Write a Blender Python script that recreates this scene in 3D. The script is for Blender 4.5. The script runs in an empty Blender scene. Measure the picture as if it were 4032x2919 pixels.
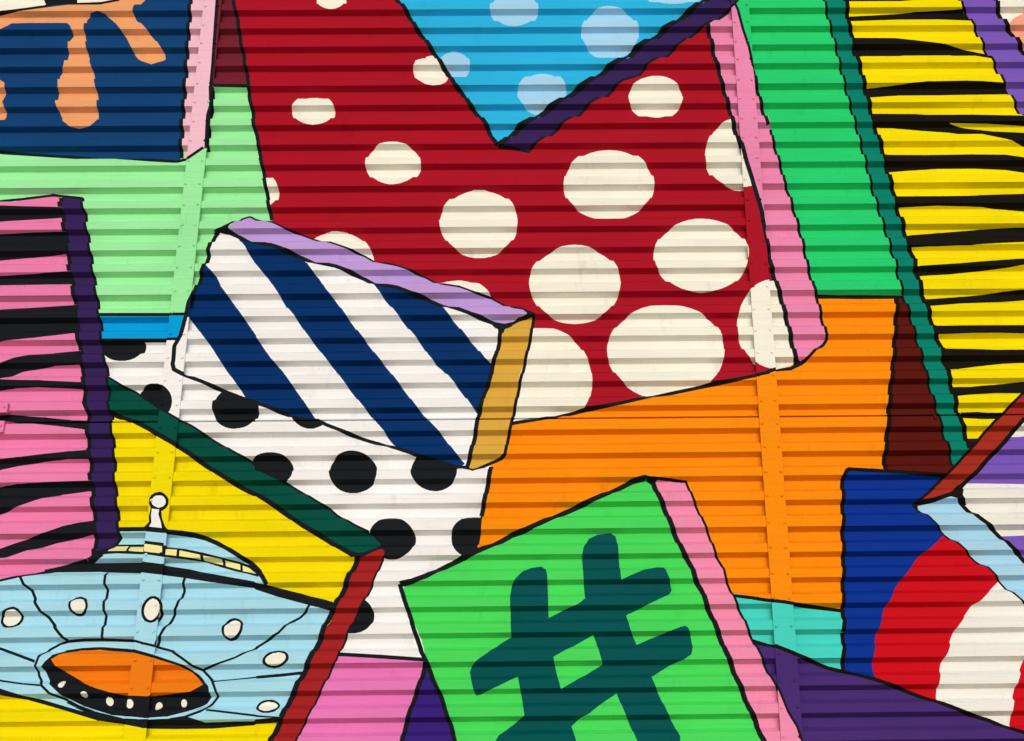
import bpy, math, random
import numpy as np
from mathutils import Matrix, Vector

random.seed(7)
scene = bpy.context.scene
COL = scene.collection

# ------------------------------------------------------------------ camera
RIGHT, UP, FWD = Vector([0.9999, -0.00827, -0.01151]), Vector([0.00789, -0.34919, 0.93702]), Vector([0.01177, 0.93702, 0.34909])
cam_data = bpy.data.cameras.new('camera')
cam_data.sensor_fit = 'HORIZONTAL'
cam_data.sensor_width = 36.0
cam_data.lens = 43.75
cam_data.shift_x = -0.0568
cam_data.clip_start, cam_data.clip_end = 0.1, 1500.0
cam = bpy.data.objects.new('camera', cam_data)
COL.objects.link(cam)
M = Matrix.Identity(4)
for i in range(3):
    M[i][0], M[i][1], M[i][2] = RIGHT[i], UP[i], -FWD[i]
M[0][3], M[1][3], M[2][3] = 0.0, -8.76373, 1.6
cam.matrix_world = M
scene.camera = cam

# ------------------------------------------------------------------ daylight: bright haze, no hard shadows
SUN_ELEV, SUN_ROT = math.radians(23), math.radians(180)
world = bpy.data.worlds.new('World')
scene.world = world
world.use_nodes = True
wn = world.node_tree.nodes
wl = world.node_tree.links
wn.clear()
wo = wn.new('ShaderNodeOutputWorld')
bg = wn.new('ShaderNodeBackground')
sky = wn.new('ShaderNodeTexSky')
sky.sky_type = 'NISHITA'
sky.sun_disc = False
sky.sun_elevation = SUN_ELEV
sky.sun_rotation = SUN_ROT
sky.air_density, sky.dust_density, sky.ozone_density = 1.0, 4.0, 1.0
bg.inputs['Strength'].default_value = 0.095
wl.new(sky.outputs[0], bg.inputs['Color'])
wl.new(bg.outputs[0], wo.inputs['Surface'])
sun_data = bpy.data.lights.new('sun', 'SUN')
sun_data.energy = 1.5
sun_data.angle = math.radians(40)
sun_data.color = (1.0, 0.985, 0.955)
sun = bpy.data.objects.new('sun', sun_data)
sun.rotation_euler = (math.radians(90) - SUN_ELEV, 0, math.radians(8))
sun.location = (0, -12, 9)
COL.objects.link(sun)
vs = scene.view_settings
scene.display_settings.display_device = 'sRGB'
vs.view_transform, vs.look = 'Standard', 'None'
vs.exposure, vs.gamma = -0.08, 1.0
vs.use_curve_mapping = False

# ------------------------------------------------------------------ paint colours (sRGB swatches)
SW = dict(
    black=(34, 34, 35), blackw=(33, 27, 20), cream=(248, 239, 217), cream2=(243, 235, 219), white=(247, 240, 232),
    lime=(160, 236, 160), barblue=(0, 158, 215), maroon1=(118, 38, 50), navy=(28, 68, 115), drip=(240, 163, 108),
    paleside=(247, 190, 203), sky=(50, 180, 220), skydot=(168, 211, 233), red=(174, 26, 40), pink=(238, 138, 174),
    green=(45, 206, 112), darkpurple=(60, 40, 88), yellow=(250, 222, 10), yellow2=(246, 219, 14), violet=(128, 90, 182),
    peach=(250, 166, 132), maroon2=(94, 28, 20), deepgreen=(20, 130, 106), orange=(255, 143, 18), ice=(172, 220, 230),
    butter=(250, 232, 150), ufoorange=(242, 125, 25), bottle=(18, 80, 64), pinkz=(238, 128, 170), orchid=(234, 122, 182),
    indigo=(62, 38, 120), aqua=(76, 212, 192), royal=(24, 54, 142), crimson=(206, 24, 32), plum=(76, 48, 112),
    grass=(78, 216, 92), teal=(0, 84, 82), pink2=(243, 142, 172), rust=(166, 40, 38), paleblue=(172, 212, 228),
    brick=(168, 50, 34), stripeblue=(14, 52, 104), lilac=(194, 156, 212), ochre=(220, 168, 66))
GAIN, SHEEN = (0.82, 0.91, 1.045), (0.005, 0.004, 0.003)


def lin(c):
    c /= 255.0
    return c / 12.92 if c <= 0.04045 else ((c + 0.055) / 1.055) ** 2.4


def paint(name, rgb, rough=0.5, grain=0.12):
    m = bpy.data.materials.new('paint_' + name)
    m.use_nodes = True
    nt = m.node_tree
    N, Lk = nt.nodes, nt.links
    b = N['Principled BSDF']
    base = [min(0.86, max(0.0006, lin(c) * g - h)) for c, g, h in zip(rgb, GAIN, SHEEN)]
    geo = N.new('ShaderNodeNewGeometry')
    mp = N.new('ShaderNodeMapping')
    mp.inputs['Scale'].default_value = (1.3, 9.0, 30.0)
    Lk.new(geo.outputs['Position'], mp.inputs['Vector'])
    streak = N.new('ShaderNodeTexNoise')
    streak.inputs['Scale'].default_value = 1.6
    streak.inputs['Detail'].default_value = 5
    Lk.new(mp.outputs[0], streak.inputs['Vector'])
    fine = N.new('ShaderNodeTexNoise')
    fine.inputs['Scale'].default_value = 120
    fine.inputs['Detail'].default_value = 3
    Lk.new(geo.outputs['Position'], fine.inputs['Vector'])
    soft = N.new('ShaderNodeTexNoise')
    soft.inputs['Scale'].default_value = 1.1
    soft.inputs['Detail'].default_value = 2
    Lk.new(geo.outputs['Position'], soft.inputs['Vector'])
    a1 = N.new('ShaderNodeMath'); a1.operation = 'ADD'
    Lk.new(streak.outputs['Fac'], a1.inputs[0]); Lk.new(fine.outputs['Fac'], a1.inputs[1])
    a2 = N.new('ShaderNodeMath'); a2.operation = 'ADD'
    Lk.new(a1.outputs[0], a2.inputs[0]); Lk.new(soft.outputs['Fac'], a2.inputs[1])
    mr = N.new('ShaderNodeMapRange')
    mr.inputs['From Min'].default_value, mr.inputs['From Max'].default_value = 0.9, 2.1
    mr.inputs['To Min'].default_value, mr.inputs['To Max'].default_value = 1 - grain, 1 + grain
    Lk.new(a2.outputs[0], mr.inputs['Value'])
    mp2 = N.new('ShaderNodeMapping')
    mp2.inputs['Scale'].default_value = (7.0, 7.0, 2.2)
    Lk.new(geo.outputs['Position'], mp2.inputs['Vector'])
    grime = N.new('ShaderNodeTexNoise')
    grime.inputs['Scale'].default_value = 1.0
    grime.inputs['Detail'].default_value = 9
    grime.inputs['Roughness'].default_value = 0.68
    Lk.new(mp2.outputs[0], grime.inputs['Vector'])
    gr = N.new('ShaderNodeMapRange')
    gr.inputs['From Min'].default_value, gr.inputs['From Max'].default_value = 0.58, 0.78
    gr.inputs['To Min'].default_value, gr.inputs['To Max'].default_value = 1.0, 0.80
    Lk.new(grime.outputs['Fac'], gr.inputs['Value'])
    both = N.new('ShaderNodeMath'); both.operation = 'MULTIPLY'
    Lk.new(mr.outputs[0], both.inputs[0]); Lk.new(gr.outputs[0], both.inputs[1])
    mul = N.new('ShaderNodeVectorMath'); mul.operation = 'SCALE'
    mul.inputs[0].default_value = base
    Lk.new(both.outputs[0], mul.inputs['Scale'])
    Lk.new(mul.outputs[0], b.inputs['Base Color'])
    r2 = N.new('ShaderNodeMapRange')
    r2.inputs['To Min'].default_value, r2.inputs['To Max'].default_value = rough - 0.08, rough + 0.1
    Lk.new(streak.outputs['Fac'], r2.inputs['Value'])
    Lk.new(r2.outputs[0], b.inputs['Roughness'])
    b.inputs['Specular IOR Level'].default_value = 0.02
    bp = N.new('ShaderNodeBump')
    bp.inputs['Strength'].default_value = 0.10
    bp.inputs['Distance'].default_value = 0.004
    Lk.new(a1.outputs[0], bp.inputs['Height'])
    Lk.new(bp.outputs[0], b.inputs['Normal'])
    return m


PAINT = {k: paint(k, v) for k, v in SW.items()}


def concrete(name, col, scale):
    m = bpy.data.materials.new(name)
    m.use_nodes = True
    N, Lk = m.node_tree.nodes, m.node_tree.links
    b = N['Principled BSDF']
    geo = N.new('ShaderNodeNewGeometry')
    n = N.new('ShaderNodeTexNoise')
    n.inputs['Scale'].default_value = scale
    n.inputs['Detail'].default_value = 8
    Lk.new(geo.outputs['Position'], n.inputs['Vector'])
    cr = N.new('ShaderNodeValToRGB')
    cr.color_ramp.elements[0].color = (*[c * 0.75 for c in col], 1)
    cr.color_ramp.elements[1].color = (*[c * 1.25 for c in col], 1)
    cr.color_ramp.elements[0].position, cr.color_ramp.elements[1].position = 0.3, 0.7
    Lk.new(n.outputs['Fac'], cr.inputs['Fac'])
    Lk.new(cr.outputs[0], b.inputs['Base Color'])
    b.inputs['Roughness'].default_value = 0.85
    bp = N.new('ShaderNodeBump')
    bp.inputs['Strength'].default_value = 0.3
    Lk.new(n.outputs['Fac'], bp.inputs['Height'])
    Lk.new(bp.outputs[0], b.inputs['Normal'])
    return m


MAT_GROUND = concrete('ground_concrete', (0.52, 0.44, 0.31), 6)
MAT_PLINTH = concrete('plinth_concrete', (0.30, 0.29, 0.27), 14)
MAT_SHELL = concrete('shell_render', (0.35, 0.34, 0.32), 3)
MAT_METAL = paint('bare_metal', (150, 152, 155), 0.35)


def mesh_obj(name, verts, faces, mats, parent=None, mat_idx=None):
    me = bpy.data.meshes.new(name)
    me.from_pydata(verts, [], faces)
    for m in mats:
        me.materials.append(m)
    if mat_idx is not None:
        me.polygons.foreach_set('material_index', mat_idx)
    me.update()
    o = bpy.data.objects.new(name, me)
    COL.objects.link(o)
    if parent is not None:
        o.parent = parent
    return o


def box(x0, x1, y0, y1, z0, z1):
    v = [(x, y, z) for x in (x0, x1) for y in (y0, y1) for z in (z0, z1)]
    f = [(0, 1, 3, 2), (4, 6, 7, 5), (0, 4, 5, 1), (2, 3, 7, 6), (0, 2, 6, 4), (1, 5, 7, 3)]
    return v, f


# ------------------------------------------------------------------ ground
gv, gf = [(-300, -300, 0), (300, -300, 0), (300, 300, 0), (-300, 300, 0)], [(0, 1, 2, 3)]
g = mesh_obj('ground', gv, gf, [MAT_GROUND])
g['kind'] = 'structure'

# ------------------------------------------------------------------ corrugated profile of the sheets: (height, depth) from the top down
PROFILE = [(9.3031,0.0000),(9.2337,-0.0025),(9.2331,0.0035),(9.2038,0.0494),(9.1416,0.0494),(9.1123,0.0000),(9.0501,0.0000),(9.0208,0.0494),(8.9586,0.0494),(8.9293,0.0000),(8.8671,0.0000),(8.8378,0.0494),(8.7756,0.0494),(8.7463,0.0000),(8.6841,0.0000),(8.6548,0.0494),(8.5926,0.0494),(8.5633,0.0000),(8.5011,0.0000),(8.4718,0.0494),(8.4096,0.0494),(8.3809,-0.0025),(8.3030,-0.0025),(8.3024,0.0035),(8.2732,0.0494),(8.2109,0.0494),(8.1817,0.0000),(8.1194,0.0000),(8.0902,0.0494),(8.0279,0.0494),(7.9987,0.0000),(7.9364,0.0000),(7.9072,0.0494),(7.8449,0.0494),(7.8157,0.0000),(7.7534,0.0000),(7.7242,0.0494),(7.6619,0.0494),(7.6327,0.0000),(7.5704,0.0000),(7.5412,0.0494),(7.4789,0.0494),(7.4503,-0.0025),(7.3724,-0.0025),(7.3718,0.0035),(7.3425,0.0494),(7.2803,0.0494),(7.2510,0.0000),(7.1888,0.0000),(7.1595,0.0494),(7.0973,0.0494),(7.0680,0.0000),(7.0058,0.0000),(6.9765,0.0494),(6.9143,0.0494),(6.8850,0.0000),(6.8228,0.0000),(6.7935,0.0494),(6.7313,0.0494),(6.7020,0.0000),(6.6398,0.0000),(6.6105,0.0494),(6.5483,0.0494),(6.5196,-0.0025),(6.4417,-0.0025),(6.4411,0.0035),(6.4118,0.0494),(6.3496,0.0494),(6.3203,0.0000),(6.2581,0.0000),(6.2288,0.0494),(6.1666,0.0494),(6.1373,0.0000),(6.0751,0.0000),(6.0458,0.0494),(5.9836,0.0494),(5.9543,0.0000),(5.8921,0.0000),(5.8628,0.0494),(5.8006,0.0494),(5.7713,0.0000),(5.7091,0.0000),(5.6798,0.0494),(5.6176,0.0494),(5.5889,-0.0025),(5.5111,-0.0025),(5.5105,0.0035),(5.4812,0.0494),(5.4190,0.0494),(5.3897,0.0000),(5.3275,0.0000),(5.2982,0.0494),(5.2360,0.0494),(5.2067,0.0000),(5.1445,0.0000),(5.1152,0.0494),(5.0530,0.0494),(5.0237,0.0000),(4.9615,0.0000),(4.9322,0.0494),(4.8700,0.0494),(4.8407,0.0000),(4.7785,0.0000),(4.7492,0.0494),(4.6756,0.0494),(4.6464,0.0000),(4.5841,0.0000),(4.5549,0.0494),(4.5183,0.0494),(4.5128,0.0272),(4.5073,0.0148),(4.4981,0.0148),(4.4963,0.0445),(4.4862,0.0445),(4.4844,0.0099),(4.4798,0.0000),(4.4011,0.0000),(4.3719,0.0494),(4.3096,0.0494),(4.2804,0.0000),(4.2181,0.0000),(4.1889,0.0494),(4.1266,0.0494),(4.0974,0.0000),(4.0351,0.0000),(4.0059,0.0494),(3.9436,0.0494),(3.9144,0.0000),(3.8521,0.0000),(3.8229,0.0494),(3.7606,0.0494),(3.7320,-0.0025),(3.6541,-0.0025),(3.6535,0.0035),(3.6242,0.0494),(3.5620,0.0494),(3.5327,0.0000),(3.4705,0.0000),(3.4412,0.0494),(3.3790,0.0494),(3.3497,0.0000),(3.2875,0.0000),(3.2582,0.0494),(3.1960,0.0494),(3.1667,0.0000),(3.1045,0.0000),(3.0752,0.0494),(3.0130,0.0494),(2.9837,0.0000),(2.9215,0.0000),(2.8922,0.0494),(2.8300,0.0494),(2.8013,-0.0025),(2.7234,-0.0025),(2.7228,0.0035),(2.6935,0.0494),(2.6313,0.0494),(2.6020,0.0000),(2.5398,0.0000),(2.5105,0.0494),(2.4483,0.0494),(2.4190,0.0000),(2.3568,0.0000),(2.3275,0.0494),(2.2653,0.0494),(2.2360,0.0000),(2.1738,0.0000),(2.1445,0.0494),(2.0823,0.0494),(2.0530,0.0000),(1.9908,0.0000),(1.9615,0.0494),(1.8993,0.0494),(1.8706,-0.0025),(1.7928,-0.0025),(1.7922,0.0035),(1.7629,0.0494),(1.7007,0.0494),(1.6714,0.0000),(1.6092,0.0000),(1.5799,0.0494),(1.5177,0.0494),(1.4884,0.0000),(1.4262,0.0000),(1.3969,0.0494),(1.3347,0.0494),(1.3054,0.0000),(1.2432,0.0000),(1.2139,0.0494),(1.1517,0.0494),(1.1224,0.0000),(1.0602,0.0000),(1.0309,0.0494),(0.9687,0.0494),(0.9400,-0.0025),(0.8621,-0.0025),(0.8615,0.0035),(0.8322,0.0494),(0.7700,0.0494),(0.7407,0.0000),(0.6785,0.0000),(0.6492,0.0494),(0.5870,0.0494),(0.5577,0.0000),(0.4955,0.0000),(0.4662,0.0494),(0.4040,0.0494),(0.3747,0.0000),(0.3125,0.0000),(0.2832,0.0494),(0.2210,0.0494),(0.1917,0.0000),(0.1295,0.0000)]
X_LEFT, X_RIGHT = -5.5, 4.5
Z_TOP, Z_BOT = PROFILE[0][0], PROFILE[-1][0]
_pz = np.array([q[0] for q in PROFILE][::-1])
_py = np.array([q[1] for q in PROFILE][::-1])


def depth(z):
    return float(np.interp(z, _pz, _py))


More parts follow.
